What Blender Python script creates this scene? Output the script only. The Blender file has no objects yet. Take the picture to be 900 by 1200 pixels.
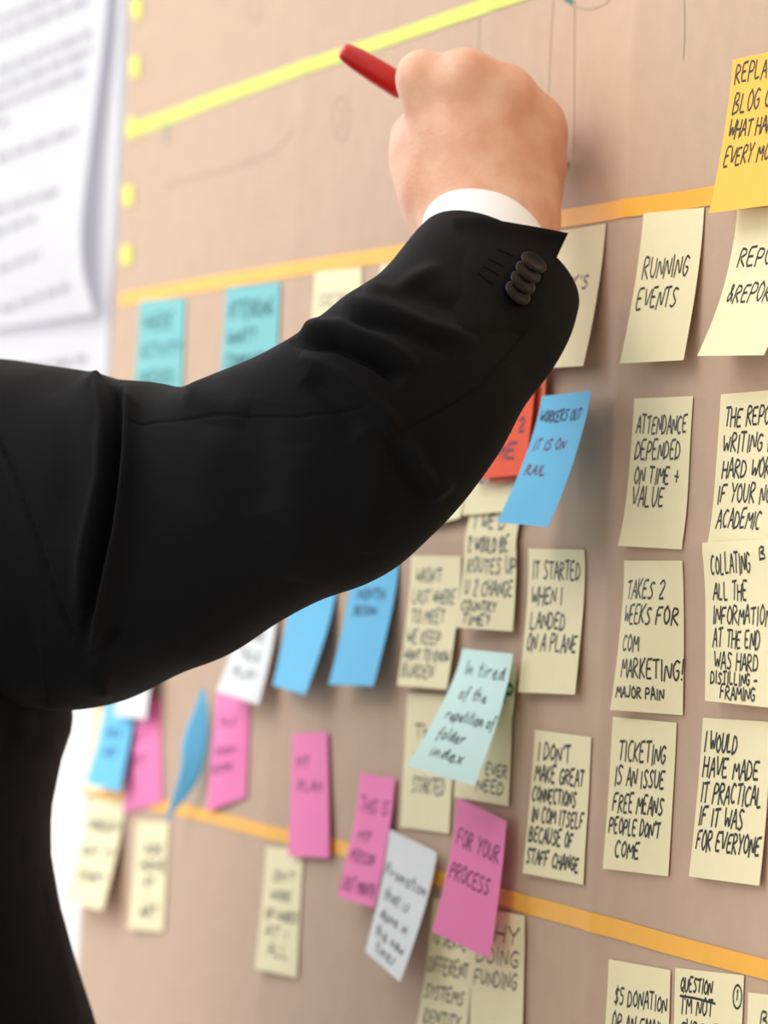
import bpy, bmesh, math, random
import numpy as np
from mathutils import Vector, Matrix, noise
from mathutils.bvhtree import BVHTree

random.seed(7)
scene = bpy.context.scene
COL = scene.collection

# ------------------------------------------------------------------ camera
FPX = 4400.0                       # focal length in pixels of the 900 x 1200 frame
CX, CY = 450.0, 600.0
v1 = Vector((-1662.0, -26.0, FPX)).normalized()          # world -X seen from the camera (right, down, forward)
upc = Vector((17000.0, -340000.0, FPX)).normalized()
xc = -v1
zc = (upc - upc.dot(xc) * xc).normalized()
yc = zc.cross(xc).normalized()
def cam2world(v):                  # camera (right, down, forward) -> world
    return Vector((v.dot(xc), v.dot(yc), v.dot(zc)))
def ray(px, py):
    return cam2world(Vector((px - CX, py - CY, FPX)) / FPX)   # depth 1 along the optical axis
CAM_Z = 1.38
CAM = Vector((0.0, 0.0, CAM_Z))
CAM.y = -1.88 * ray(768, 550).y                          # the board is the plane y = 0
def at(px, py, depth):             # point seen at a pixel, at a distance along the optical axis
    return CAM + ray(px, py) * depth
def on_board(px, py, lift=0.0):    # point seen at a pixel, on the plane 'lift' in front of the board
    r = ray(px, py)
    return CAM + r * ((-lift - CAM.y) / r.y)
def on_x(px, py, x):
    r = ray(px, py)
    return CAM + r * ((x - CAM.x) / r.x)
def project(p):
    d = p - CAM
    c = Vector((d.dot(cam2world(Vector((1, 0, 0)))), d.dot(cam2world(Vector((0, 1, 0)))), d.dot(cam2world(Vector((0, 0, 1))))))
    return CX + FPX * c.x / c.z, CY + FPX * c.y / c.z, c.z

cd = bpy.data.cameras.new('camera')
cam = bpy.data.objects.new('camera', cd); COL.objects.link(cam)
R_, D_, F_ = (cam2world(Vector(v)) for v in ((1, 0, 0), (0, 1, 0), (0, 0, 1)))
m = Matrix((( R_.x, -D_.x, -F_.x), (R_.y, -D_.y, -F_.y), (R_.z, -D_.z, -F_.z))).to_4x4()
m.translation = CAM
cam.matrix_world = m
cd.sensor_fit = 'VERTICAL'; cd.sensor_height = 36.0; cd.sensor_width = 27.0
cd.lens = 36.0 * FPX / 1200.0
cd.clip_start = 0.05
cd.dof.use_dof = True; cd.dof.focus_distance = 1.81; cd.dof.aperture_fstop = 7.8
scene.camera = cam

# ------------------------------------------------------------------ world, lights, exposure
w = bpy.data.worlds.new('world'); scene.world = w; w.use_nodes = True
bg = w.node_tree.nodes['Background']
bg.inputs['Color'].default_value = (1.0, 0.95, 0.875, 1)
# the room is brighter towards its windows (-X) than towards its far end (+X)
_t = w.node_tree.nodes.new('ShaderNodeTexCoord'); _s = w.node_tree.nodes.new('ShaderNodeSeparateXYZ'); _m = w.node_tree.nodes.new('ShaderNodeMapRange')
w.node_tree.links.new(_t.outputs['Generated'], _s.inputs[0]); w.node_tree.links.new(_s.outputs['X'], _m.inputs['Value'])
_c = w.node_tree.nodes.new('ShaderNodeMix'); _c.data_type = 'RGBA'
_u = w.node_tree.nodes.new('ShaderNodeMapRange'); _u.inputs['From Min'].default_value = -1.0
w.node_tree.links.new(_s.outputs['X'], _u.inputs['Value']); w.node_tree.links.new(_u.outputs['Result'], _c.inputs['Factor'])
_c.inputs['A'].default_value = (0.93, 0.95, 0.97, 1); _c.inputs['B'].default_value = (1.0, 0.915, 0.75, 1)
w.node_tree.links.new(_c.outputs['Result'], bg.inputs['Color'])
_m.inputs['From Min'].default_value = -1.0; _m.inputs['From Max'].default_value = 1.0
_m.inputs['To Min'].default_value = 2.1; _m.inputs['To Max'].default_value = 0.72
w.node_tree.links.new(_m.outputs['Result'], bg.inputs['Strength'])

def area(name, loc, target, sx, sy, power, color):
    l = bpy.data.lights.new(name, 'AREA'); l.shape = 'RECTANGLE'; l.size = sx; l.size_y = sy
    l.energy = power; l.color = color
    o = bpy.data.objects.new(name, l); COL.objects.link(o); o.location = loc
    o.rotation_euler = (Vector(target) - Vector(loc)).to_track_quat('-Z', 'Y').to_euler()
    return o
area('ceiling_panel_light', (-2.3, -1.5, 2.9), (-2.1, 0.0, 1.35), 1.6, 1.0, 17, (1.0, 0.965, 0.92))
area('window_light', (-4.8, -1.8, 2.3), (-2.4, 0.0, 1.5), 1.6, 1.6, 27, (0.84, 0.93, 1.0))

vs = scene.view_settings
scene.display_settings.display_device = 'sRGB'
vs.view_transform = 'Standard'; vs.look = 'None'; vs.gamma = 1.0; vs.exposure = 0.0; vs.use_curve_mapping = False

# ------------------------------------------------------------------ materials
def lin(c):
    return tuple(((x / 255) / 12.92 if x / 255 <= 0.04045 else ((x / 255 + 0.055) / 1.055) ** 2.4) for x in c)
def mat(name, rgb, rough=0.7, spec=0.3, noise_amt=0.0, noise_scale=40.0, bump=0.0, bump_scale=300.0, sheen=0.0, sss=0.0, coat=0.0, translucent=0.0, rgb2=None):
    M = bpy.data.materials.new(name); M.use_nodes = True
    nt = M.node_tree; b = nt.nodes['Principled BSDF']; L = nt.links
    c = lin(rgb) + (1,)
    b.inputs['Base Color'].default_value = c
    b.inputs['Roughness'].default_value = rough
    b.inputs['Specular IOR Level'].default_value = spec
    b.inputs['Sheen Weight'].default_value = sheen
    b.inputs['Coat Weight'].default_value = coat
    if sss:
        b.inputs['Subsurface Weight'].default_value = sss
        b.inputs['Subsurface Radius'].default_value = (0.006, 0.002, 0.001)
        b.inputs['Subsurface Scale'].default_value = 1.0
    tc = nt.nodes.new('ShaderNodeTexCoord')
    colour_out = None
    if noise_amt or rgb2:
        n = nt.nodes.new('ShaderNodeTexNoise'); n.inputs['Scale'].default_value = noise_scale; n.inputs['Detail'].default_value = 5
        L.new(tc.outputs['Object'], n.inputs['Vector'])
        mx = nt.nodes.new('ShaderNodeMix'); mx.data_type = 'RGBA'
        mr = nt.nodes.new('ShaderNodeMapRange'); mr.inputs['From Min'].default_value = 0.3; mr.inputs['From Max'].default_value = 0.7
        L.new(n.outputs['Fac'], mr.inputs['Value']); L.new(mr.outputs['Result'], mx.inputs['Factor'])
        if rgb2:
            mx.inputs['A'].default_value = c; mx.inputs['B'].default_value = lin(rgb2) + (1,)
        else:
            mx.inputs['A'].default_value = tuple(v * (1 - noise_amt) for v in c[:3]) + (1,)
            mx.inputs['B'].default_value = tuple(min(1, v * (1 + noise_amt)) for v in c[:3]) + (1,)
        colour_out = mx.outputs['Result']
        L.new(colour_out, b.inputs['Base Color'])
    if bump:
        n2 = nt.nodes.new('ShaderNodeTexNoise'); n2.inputs['Scale'].default_value = bump_scale; n2.inputs['Detail'].default_value = 3
        L.new(tc.outputs['Object'], n2.inputs['Vector'])
        bp = nt.nodes.new('ShaderNodeBump'); bp.inputs['Strength'].default_value = bump; bp.inputs['Distance'].default_value = 0.001
        L.new(n2.outputs['Fac'], bp.inputs['Height']); L.new(bp.outputs['Normal'], b.inputs['Normal'])
    if translucent:
        tr = nt.nodes.new('ShaderNodeBsdfTranslucent'); tr.inputs['Color'].default_value = c
        if colour_out: L.new(colour_out, tr.inputs['Color'])
        ms = nt.nodes.new('ShaderNodeMixShader'); ms.inputs['Fac'].default_value = translucent
        L.new(b.outputs['BSDF'], ms.inputs[1]); L.new(tr.outputs['BSDF'], ms.inputs[2])
        L.new(ms.outputs['Shader'], nt.nodes['Material Output'].inputs['Surface'])
    return M

M_WALL = mat('white_wall_paint', (238, 238, 241), 0.9, 0.2, bump=0.05, bump_scale=120)
M_FLOOR = mat('grey_carpet', (186, 180, 174), 0.95, 0.1, noise_amt=0.2, noise_scale=300)
M_KRAFT = mat('brown_kraft_paper', (197, 170, 150), 0.85, 0.25, noise_amt=0.035, noise_scale=60, bump=0.12, bump_scale=500)
M_SHEET = mat('white_printed_paper', (236, 236, 243), 0.8, 0.25, translucent=0.38)
M_PRINT = mat('grey_print', (168, 168, 176), 0.9, 0.1)
PAPER = {}
for k, c in dict(cream=(250, 240, 200), teal=(128, 198, 204), blue=(112, 200, 246), aqua=(222, 255, 253), pink=(255, 138, 198),
                 orange=(255, 200, 90), red=(244, 92, 54), coral=(246, 136, 98), white=(236, 239, 243)).items():
    PAPER[k] = mat(k + '_note_paper', c, 0.75, 0.25, noise_amt=0.015, noise_scale=90, bump=0.06, bump_scale=700, translucent=0.07)
M_INK = mat('black_marker_ink', (46, 44, 46), 0.6, 0.3)
M_INKSOFT = mat('grey_pen_ink', (84, 96, 100), 0.7, 0.2)
M_PINKINK = mat('dark_pen_ink_on_pink', (104, 34, 76), 0.7, 0.2)
M_BLUEINK = mat('dark_pen_ink_on_blue', (44, 58, 100), 0.7, 0.2)
M_REDINK = mat('maroon_pen_ink', (110, 60, 90), 0.7, 0.2)
M_TEALINK = mat('dark_ink_on_teal', (40, 92, 100), 0.7, 0.2)
M_GREENINK = mat('green_marker_ink', (40, 125, 95), 0.7, 0.2)
M_PENCIL = mat('faint_grey_green_pencil', (180, 162, 142), 0.9, 0.1)
M_TEALMARK = mat('teal_marker_on_paper', (70, 140, 135), 0.8, 0.1)
M_TAPE = mat('orange_masking_tape', (250, 184, 74), 0.6, 0.3, noise_amt=0.03, noise_scale=70)
M_YTAPE = mat('fluorescent_yellow_tape', (208, 218, 94), 0.6, 0.3, noise_amt=0.03, noise_scale=70)
M_TAB = mat('yellow_tape_tab', (222, 218, 96), 0.6, 0.3)
M_SUIT = mat('black_wool_suiting', (7, 8, 12), 0.75, 0.11, noise_amt=0.10, noise_scale=900, bump=0.25, bump_scale=1400, sheen=0.015)
M_TROUSER = mat('black_wool_trousers', (13, 13, 15), 0.85, 0.2, bump=0.2, bump_scale=1400)
M_SHIRT = mat('white_cotton_shirt', (246, 247, 250), 0.8, 0.2, bump=0.08, bump_scale=1500)
M_SKIN = mat('skin', (217, 160, 133), 0.55, 0.35, noise_scale=55, bump=0.35, bump_scale=420, sss=0.12, rgb2=(235, 190, 164))
M_HAIR = mat('dark_brown_hair', (48, 36, 28), 0.6, 0.4, noise_amt=0.3, noise_scale=200, bump=0.6, bump_scale=250)
M_EYE = mat('eye_white', (235, 232, 226), 0.25, 0.5)
M_IRIS = mat('brown_iris', (50, 32, 22), 0.2, 0.5)
M_SHOE = mat('black_shoe_leather', (20, 19, 19), 0.35, 0.5)
M_BUTTON = mat('black_horn_button', (4, 4, 4), 0.32, 0.22)
M_THREAD = mat('black_buttonhole_thread', (8, 8, 9), 0.9, 0.1)
M_REDPEN = mat('red_plastic', (196, 26, 26), 0.32, 0.5, coat=0.2)
M_GREYPEN = mat('dark_grey_plastic', (62, 62, 66), 0.4, 0.5)

# ------------------------------------------------------------------ object helpers
def link(name, me, material, parent=None, smooth=True):
    o = bpy.data.objects.new(name, me); COL.objects.link(o)
    if material: me.materials.append(material)
    if smooth and len(me.polygons): me.polygons.foreach_set('use_smooth', [True] * len(me.polygons))
    if parent: o.parent = parent
    return o
def mesh(name, verts, faces, material, parent=None, smooth=True):
    me = bpy.data.meshes.new(name); me.from_pydata([tuple(v) for v in verts], [], faces); me.validate(); me.update()
    return link(name, me, material, parent, smooth)
def tag(o, label, cat, group=None, kind=None):
    o['label'] = label; o['category'] = cat
    if group: o['group'] = group
    if kind: o['kind'] = kind
    return o
def box(name, lo, hi, material, parent=None):
    x0, y0, z0 = lo; x1, y1, z1 = hi
    v = [(x0,y0,z0),(x1,y0,z0),(x1,y1,z0),(x0,y1,z0),(x0,y0,z1),(x1,y0,z1),(x1,y1,z1),(x0,y1,z1)]
    f = [(0,3,2,1),(4,5,6,7),(0,1,5,4),(1,2,6,5),(2,3,7,6),(3,0,4,7)]
    return mesh(name, v, f, material, parent, False)

def lathe(p0, axis, profile, n=32):
    """closed surface of revolution; profile = [(distance along axis, radius)]"""
    axis = axis.normalized()
    a = axis.orthogonal().normalized(); b = axis.cross(a)
    V, F = [], []
    for (t, r) in profile:
        for i in range(n):
            ph = 2 * math.pi * i / n
            V.append(p0 + axis * t + (a * math.cos(ph) + b * math.sin(ph)) * max(r, 1e-5))
    for k in range(len(profile) - 1):
        for i in range(n):
            j = (i + 1) % n
            F.append((k*n+i, k*n+j, (k+1)*n+j, (k+1)*n+i))
    F.append(tuple(range(n))[::-1]); F.append(tuple((len(profile)-1)*n + i for i in range(n)))
    return V, F

# ------------------------------------------------------------------ signed-distance bodies (smooth unions, surface nets)
def sd_cone(P, a, b, ra, rb):
    a = np.array(a, float); b = np.array(b, float)
    ba = b - a; pa = P - a
    h = np.clip((pa @ ba) / max(ba @ ba, 1e-12), 0, 1)
    d = np.linalg.norm(pa - h[..., None] * ba, axis=-1)
    return d - (ra + (rb - ra) * h)
def sd_ell(P, c, ax, rad):          # ax = 3 x 3 rows of unit axes
    q = (P - np.array(c, float)) @ np.array(ax, float).T
    r = np.array(rad, float)
    k0 = np.linalg.norm(q / r, axis=-1); k1 = np.linalg.norm(q / (r * r), axis=-1)
    return k0 * (k0 - 1.0) / np.maximum(k1, 1e-9)
def smin(a, b, k):
    h = np.clip(0.5 + 0.5 * (b - a) / k, 0, 1)
    return b + (a - b) * h - k * h * (1 - h)
def smax(a, b, k): return -smin(-a, -b, k)
def surface_nets(fn, lo, hi, res):
    lo = np.array(lo, float); hi = np.array(hi, float)
    n = np.ceil((hi - lo) / res).astype(int) + 1
    g = np.stack(np.meshgrid(*[lo[i] + res * np.arange(n[i]) for i in range(3)], indexing='ij'), -1)
    D = fn(g.reshape(-1, 3)).reshape(n)
    c = n - 1
    acc = np.zeros(tuple(c) + (3,)); cnt = np.zeros(tuple(c))
    corner = lambda i, j, k: D[i:i+c[0], j:j+c[1], k:k+c[2]]
    for ax in range(3):
        for u in (0, 1):
            for v in (0, 1):
                o0 = [0, 0, 0]; o1 = [0, 0, 0]
                oth = [a for a in range(3) if a != ax]
                o0[oth[0]] = o1[oth[0]] = u; o0[oth[1]] = o1[oth[1]] = v; o1[ax] = 1
                d0 = corner(*o0); d1 = corner(*o1)
                s = (d0 < 0) != (d1 < 0)
                t = np.where(s, d0 / np.where(s, d0 - d1, 1), 0)
                p = np.zeros(tuple(c) + (3,)); p[..., oth[0]] = u; p[..., oth[1]] = v; p[..., ax] = t
                acc += np.where(s[..., None], p, 0); cnt += s
    act = cnt > 0
    idx = -np.ones(tuple(c), int); idx[act] = np.arange(act.sum())
    cell = np.stack(np.nonzero(act), -1)
    V = lo + res * (cell + acc[act] / cnt[act][:, None])
    F = []
    for ax in range(3):
        oth = [a for a in range(3) if a != ax]
        sl0 = [slice(None)] * 3; sl1 = [slice(None)] * 3
        sl0[ax] = slice(0, -1); sl1[ax] = slice(1, None)
        d0 = D[tuple(sl0)]; d1 = D[tuple(sl1)]
        s = (d0 < 0) != (d1 < 0)
        ii = np.stack(np.nonzero(s), -1)
        ok = (ii[:, oth[0]] > 0) & (ii[:, oth[1]] > 0) & (ii[:, oth[0]] < c[oth[0]]) & (ii[:, oth[1]] < c[oth[1]])
        ii = ii[ok]
        e0 = np.zeros(3, int); e0[oth[0]] = 1; e1 = np.zeros(3, int); e1[oth[1]] = 1
        q = np.stack([idx[tuple((ii - e0 - e1).T)], idx[tuple((ii - e1).T)], idx[tuple(ii.T)], idx[tuple((ii - e0).T)]], -1)
        inside = d0[tuple(ii.T)] < 0
        flip = inside if ax != 1 else ~inside
        q = np.where(flip[:, None], q, q[:, ::-1])
        F.append(q)
    return V, np.concatenate(F)
def sdf_fn(prims):
    def f(P):
        D = None
        for p in prims:
            k = p[-1]
            if p[0] == 'c': d = sd_cone(P, *p[1:5])
            elif p[0] == 'e': d = sd_ell(P, *p[1:4])
            elif p[0] == 'cut':
                D = smax(D, -sd_ell(P, *p[1:4]), k); continue
            D = d if D is None else smin(D, d, k)
        return D
    return f

# ------------------------------------------------------------------ the setting
struct = lambda o: (o.__setitem__('kind', 'structure'), o)[1]
struct(box('wall_back', (-7.0, 0.0065, 0.0), (2.5, 0.12, 2.9), M_WALL))
struct(box('floor', (-7.0, -3.2, -0.1), (2.5, 0.12, 0.0), M_FLOOR))

# ------------------------------------------------------------------ brown paper on the wall
PE0 = on_board(148, 60); PE1 = on_board(97, 1000)
XE = (PE0.x + PE1.x) / 2
CREASE_X = [on_board(712, 760).x, on_board(318, 850).x, on_board(560, 700).x - 0.02, 0.55 * on_board(712, 760).x]
CREASE_Z = [on_board(710, 638).z, on_board(710, 638).z + 0.42, on_board(710, 638).z - 0.42]
def by(x, z):
    """depth of the kraft paper's face behind the y = 0 plane (creases stand proud)"""
    d = 0.0030 + 0.0009 * noise.noise(Vector((x * 5, z * 4, 0.3))) + 0.0005 * noise.noise(Vector((x * 17, z * 13, 1.3))) + 0.0003 * noise.noise(Vector((x * 40, z * 30, 4.3)))
    for i, c in enumerate(CREASE_X):
        d -= (0.0032, 0.0012, 0.0012, 0.0016)[i] * math.exp(-abs(x - c) / 0.016)
    for c in CREASE_Z:
        d -= 0.0024 * math.exp(-abs(z - c) / 0.014)
    return max(-0.0026, min(0.0030, d - 0.0020))
BX1, BZ0, BZ1 = 0.35, 0.92, 1.86
def edge_x(z):                      # left edge of the paper leans a touch
    t = (PE0.z - z) / (PE0.z - PE1.z)
    return PE0.x + (PE1.x - PE0.x) * t
nx, nz = 640, 260
V, F = [], []
ts = [(i / nx) ** 1.0 for i in range(nx + 1)]
for j in range(nz + 1):
    z = BZ0 + (BZ1 - BZ0) * j / nz
    x0 = edge_x(z)
    for t in ts:
        x = x0 + (BX1 - x0) * t
        V.append((x, by(x, z), z))
for j in range(nz):
    for i in range(nx):
        a = j * (nx + 1) + i
        F.append((a, a + 1, a + nx + 2, a + nx + 1))
kraft = mesh('kraft_paper', V, F, M_KRAFT)
so = kraft.modifiers.new('thickness', 'SOLIDIFY'); so.thickness = 0.0004; so.offset = -1
tag(kraft, 'large sheet of creased brown kraft paper covering the wall behind the sticky notes', 'paper')

# ------------------------------------------------------------------ hand lettering
GL = {
'A': [[(0,0),(.45,1),(.55,1),(1,0)],[(.2,.38),(.85,.42)]], 'B': [[(0,0),(0,1),(.7,.95),(.75,.65),(.1,.52),(.85,.4),(.9,.1),(0,0)]],
'C': [[(.9,.9),(.5,1),(.1,.7),(.05,.3),(.4,0),(.9,.1)]], 'D': [[(0,0),(.05,1),(.6,.9),(.95,.5),(.7,.1),(0,0)]],
'E': [[(.9,1),(.05,.97),(0,0),(.9,.03)],[(.05,.52),(.7,.52)]], 'F': [[(.95,1),(.05,.97),(0,0)],[(.05,.52),(.7,.52)]],
'G': [[(.9,.88),(.5,1),(.08,.65),(.1,.25),(.5,0),(.9,.2),(.9,.48),(.5,.45)]], 'H': [[(0,0),(.05,1)],[(.9,0),(.95,1)],[(.02,.5),(.93,.5)]],
'I': [[(.5,0),(.5,1)]], 'J': [[(.8,1),(.75,.2),(.4,0),(0,.2)]], 'K': [[(0,0),(.05,1)],[(.9,1),(.08,.45),(.95,0)]],
'L': [[(.05,1),(0,0),(.85,.05)]], 'M': [[(0,0),(.1,1),(.5,.3),(.9,1),(1,0)]], 'N': [[(0,0),(.08,1),(.88,0),(.95,1)]],
'O': [[(.5,1),(.1,.75),(.05,.3),(.45,0),(.9,.25),(.92,.7),(.5,1)]], 'P': [[(0,0),(.05,1),(.75,.95),(.9,.7),(.65,.48),(.05,.45)]],
'Q': [[(.5,1),(.1,.75),(.05,.3),(.45,0),(.9,.25),(.92,.7),(.5,1)],[(.55,.3),(1,-.08)]],
'R': [[(0,0),(.05,1),(.75,.95),(.85,.68),(.1,.48),(.95,0)]], 'S': [[(.9,.9),(.45,1),(.1,.75),(.5,.52),(.88,.28),(.5,0),(0,.1)]],
'T': [[(0,.97),(1,1)],[(.5,1),(.45,0)]], 'U': [[(.05,1),(.05,.25),(.45,0),(.85,.25),(.92,1)]], 'V': [[(0,1),(.45,0),(1,1)]],
'W': [[(0,1),(.2,0),(.5,.7),(.75,0),(1,1)]], 'X': [[(0,0),(1,1)],[(0,1),(1,0)]], 'Y': [[(0,1),(.5,.5),(1,1)],[(.5,.5),(.35,0)]],
'Z': [[(0,1),(.95,1),(0,0),(1,0)]],
'1': [[(.3,.8),(.5,1),(.5,0)]], '2': [[(.05,.8),(.5,1),(.9,.75),(0,0),(.95,.03)]], '3': [[(.1,.95),(.8,.9),(.4,.55),(.85,.3),(.5,0),(.05,.1)]],
'5': [[(.9,1),(.2,1),(.15,.55),(.7,.55),(.85,.25),(.5,0),(.05,.08)]], '$': [[(.9,.85),(.45,.95),(.1,.72),(.5,.5),(.88,.28),(.5,.05),(0,.15)],[(.5,1.12),(.45,-.12)]],
'!': [[(.55,1),(.45,.3)],[(.43,.08),(.43,0)]], "'": [[(.55,1.05),(.45,.78)]], '.': [[(.4,.05),(.5,0)]], '-': [[(.1,.45),(.8,.5)]], '?': [[(.1,.8),(.5,1),(.85,.75),(.5,.45),(.5,.25)],[(.5,.06),(.5,0)]],
'+': [[(.1,.5),(.9,.5)],[(.5,.85),(.5,.1)]], '&': [[(.9,.1),(.3,.8),(.5,1),(.7,.8),(.1,.3),(.4,0),(.9,.45)]],
# joined-up lower case, x-height .55
'a': [[(.85,.5),(.3,.55),(.05,.2),(.4,0),(.8,.5),(.85,.05),(1.1,.1)]], 'b': [[(.1,1),(.05,0),(.6,.05),(.85,.35),(.4,.55),(.1,.35)]], 'd': [[(.8,.5),(.3,.55),(.05,.2),(.4,0),(.85,1),(.85,.05),(1.1,.1)]],
'e': [[(.05,.25),(.8,.35),(.5,.58),(.05,.25),(.4,0),(1,.15)]], 'f': [[(.9,.95),(.5,1),(.35,.5),(.3,-.25)],[(0,.5),(.8,.52)]],
'h': [[(.1,1),(.05,0)],[(.08,.35),(.5,.58),(.75,.35),(.8,0)]], 'i': [[(.5,.5),(.45,.05),(.8,.1)],[(.5,.75),(.52,.72)]], 'l': [[(.5,1),(.35,.1),(.8,.1)]],
'n': [[(.05,.52),(.08,0),(.5,.55),(.75,.4),(.8,0)]], 'o': [[(.5,.55),(.1,.35),(.3,0),(.8,.1),(.8,.45),(.5,.55)]], 'p': [[(.1,.55),(.05,-.35)],[(.1,.4),(.6,.55),(.85,.3),(.5,0),(.1,.1)]],
'r': [[(.1,.52),(.1,0)],[(.1,.3),(.5,.55),(.9,.5)]], 't': [[(.5,.9),(.4,.05),(.8,.08)],[(.1,.58),(.9,.6)]], 'x': [[(.1,.5),(.8,0)],[(.8,.52),(.1,0)]], 's': [[(.8,.48),(.3,.5),(.7,.2),(.3,0),(0,.08)]],
'y': [[(.05,.5),(.4,.1)],[(.85,.55),(.2,-.35)]], 'm': [[(.0,.5),(.05,0)],[(.05,.4),(.3,.55),(.45,0)],[(.47,.4),(.75,.55),(.9,0)]], 'u': [[(.05,.5),(.2,.05),(.7,.1),(.8,.52),(.85,0)]], 'g': [[(.8,.5),(.2,.5),(.2,.1),(.8,.2),(.8,.5),(.7,-.3),(.1,-.25)]], 'c': [[(.8,.48),(.3,.5),(.1,.2),(.5,0),(.9,.1)]], 'w': [[(0,.5),(.25,0),(.5,.4),(.7,0),(1,.5)]], 'k': [[(.1,1),(.05,0)],[(.8,.5),(.1,.25),(.9,0)]],
}
CHW = {'I': .35, 'i': .4, 'l': .45, "'": .3, '.': .3, '!': .35, ' ': .55, 'M': 1.2, 'W': 1.25, 'm': 1.3, '1': .5, 't': .7, 'f': .7}
def text_strokes(s, u0, u1, base, h, W, H, rnd, slant=0.10):
    """strokes in note metres: a across, b down from the top"""
    tot = sum(CHW.get(c, 1.0) for c in s) + 0.22 * (len(s) - 1)
    unit = (u1 - u0) * W / tot
    x = u0 * W; out = []
    for c in s:
        wch = CHW.get(c, 1.0) * unit
        dy = rnd.uniform(-.05, .05) * h * H; sc = rnd.uniform(.92, 1.1); sl = slant + rnd.uniform(-.06, .06)
        for st in GL.get(c, []):
            pts = []
            for (gx, gy) in st:
                gx += rnd.uniform(-.04, .04); gy += rnd.uniform(-.03, .03)
                if c in ('I', "'", '.', '!', '1'): gx = .5 + (gx - .5) * .8
                pts.append((x + gx * wch + sl * gy * h * H, base * H - gy * sc * h * H + dy))
            out.append(pts)
        x += wch + 0.22 * unit
    return out
def smooth_line(pts, step=0.0016):
    if len(pts) < 3:
        dense = pts
    else:                            # one Chaikin pass keeps it handwritten but rounded
        dense = [pts[0]]
        for p, q in zip(pts, pts[1:]):
            dense += [(p[0]*.8+q[0]*.2, p[1]*.8+q[1]*.2), (p[0]*.2+q[0]*.8, p[1]*.2+q[1]*.8)]
        dense.append(pts[-1])
    out = [dense[0]]
    for p, q in zip(dense, dense[1:]):
        n = max(1, int(math.hypot(q[0]-p[0], q[1]-p[1]) / step))
        out += [(p[0] + (q[0]-p[0]) * k / n, p[1] + (q[1]-p[1]) * k / n) for k in range(1, n + 1)]
    return out
def ribbon(strokes, surf, half):
    V, F = [], []
    for st in strokes:
        pts = smooth_line(st)
        if len(pts) < 2: continue
        a, b = pts[0], pts[1]; L = math.hypot(b[0]-a[0], b[1]-a[1]) or 1
        pts[0] = (a[0] - (b[0]-a[0]) / L * half * .7, a[1] - (b[1]-a[1]) / L * half * .7)
        base = len(V)
        for i, p in enumerate(pts):
            q0 = pts[max(0, i-1)]; q1 = pts[min(len(pts)-1, i+1)]
            tx, ty = q1[0]-q0[0], q1[1]-q0[1]; l = math.hypot(tx, ty) or 1
            nx_, ny_ = -ty / l, tx / l
            V.append(surf(p[0] + nx_ * half, p[1] + ny_ * half)); V.append(surf(p[0] - nx_ * half, p[1] - ny_ * half))
        for i in range(len(pts) - 1):
            k = base + 2 * i
            F.append((k, k + 1, k + 3, k + 2))
    return V, F

# ------------------------------------------------------------------ sticky notes
SIZES = []
def note(color, c, layer, lines, label, ink=None, half=0.00062, pw=1.7, extra=None, maxlift=0.045, raw=False, bow=0.0, lifts=None, group='sticky notes on the brown paper'):
    """c = TL, TR, BR, BL pixels; the top edge is stuck to the board, the bottom hangs free as far as the photo shows"""
    l0 = 0.0008 + layer * 0.001
    TL = on_board(*c[0], l0); TR = on_board(*c[1], l0)
    bot = []
    for i, (px, top) in enumerate(((c[3], TL), (c[2], TR))):
        if lifts is not None and lifts[i] is not None:
            p = on_board(*px, lifts[i])
        else:
            p = on_x(*px, top.x)
            if not (l0 + 0.0004 <= -p.y <= maxlift):
                p = on_board(*px, min(max(-p.y, l0 + 0.0004), maxlift))
        bot.append(p)
    BL, BR = bot
    W = ((TR - TL).length + (BR - BL).length) / 2; H = ((BL - TL).length + (BR - TR).length) / 2
    SIZES.append((label[:40], round(W*1000), round(H*1000), round(-BL.y*1000, 1), round(-BR.y*1000, 1)))
    def surf(u, v, off=0.0):
        top = TL.lerp(TR, u); bt = BL.lerp(BR, u)
        p = top.lerp(bt, v)
        vv = max(v, 0.0)
        lt = l0 + (-bt.y - l0) * (vv ** pw) + bow * math.sin(math.pi * vv) * math.sin(math.pi * max(0, min(1, u)))
        p.y = by(p.x, p.z) - lt - off
        return p
    nu, nv = 8, 16
    V = []; F = []
    T = 0.00022
    for off in (T, 0.0):
        for j in range(nv + 1):
            for i in range(nu + 1):
                V.append(surf(i / nu, j / nv, off))
    N = (nu + 1) * (nv + 1)
    for j in range(nv):
        for i in range(nu):
            a = j * (nu + 1) + i
            F.append((a, a + nu + 1, a + nu + 2, a + 1)); F.append((N + a, N + a + 1, N + a + nu + 2, N + a + nu + 1))
    rim = [i for i in range(nu + 1)] + [(j * (nu + 1) + nu) for j in range(1, nv + 1)] + [nv * (nu + 1) + i for i in range(nu - 1, -1, -1)] + [j * (nu + 1) for j in range(nv - 1, 0, -1)]
    R0 = len(V); K = len(rim); V += [V[a] for a in rim] + [V[N + a] for a in rim]
    for i in range(K):
        k = (i + 1) % K; F.append((R0 + i, R0 + k, R0 + K + k, R0 + K + i))
    o = mesh('sticky_note', V, F, PAPER[color])
    tag(o, label, 'sticky note', group)
    rnd = random.Random(label)
    def place(strokes, material, hw, name):
        Vt, Ft = ribbon(strokes, lambda a, b: surf(a / W, b / H, T + 0.00015), hw)
        if Vt: mesh(name, Vt, Ft, material, o, False)
    st, alt = [], []
    for ln in lines:
        dst = alt if len(ln) > 5 else st
        dst += text_strokes(ln[0], ln[1], ln[2], ln[3], ln[4], W, H, rnd)
    if extra: st += [[(a * W, b * H) for a, b in e] for e in extra]
    if st: place(st, ink or M_INK, half, 'handwritten_text')
    if alt: place(alt, M_REDINK, half, 'handwritten_text')
    return o
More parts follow.
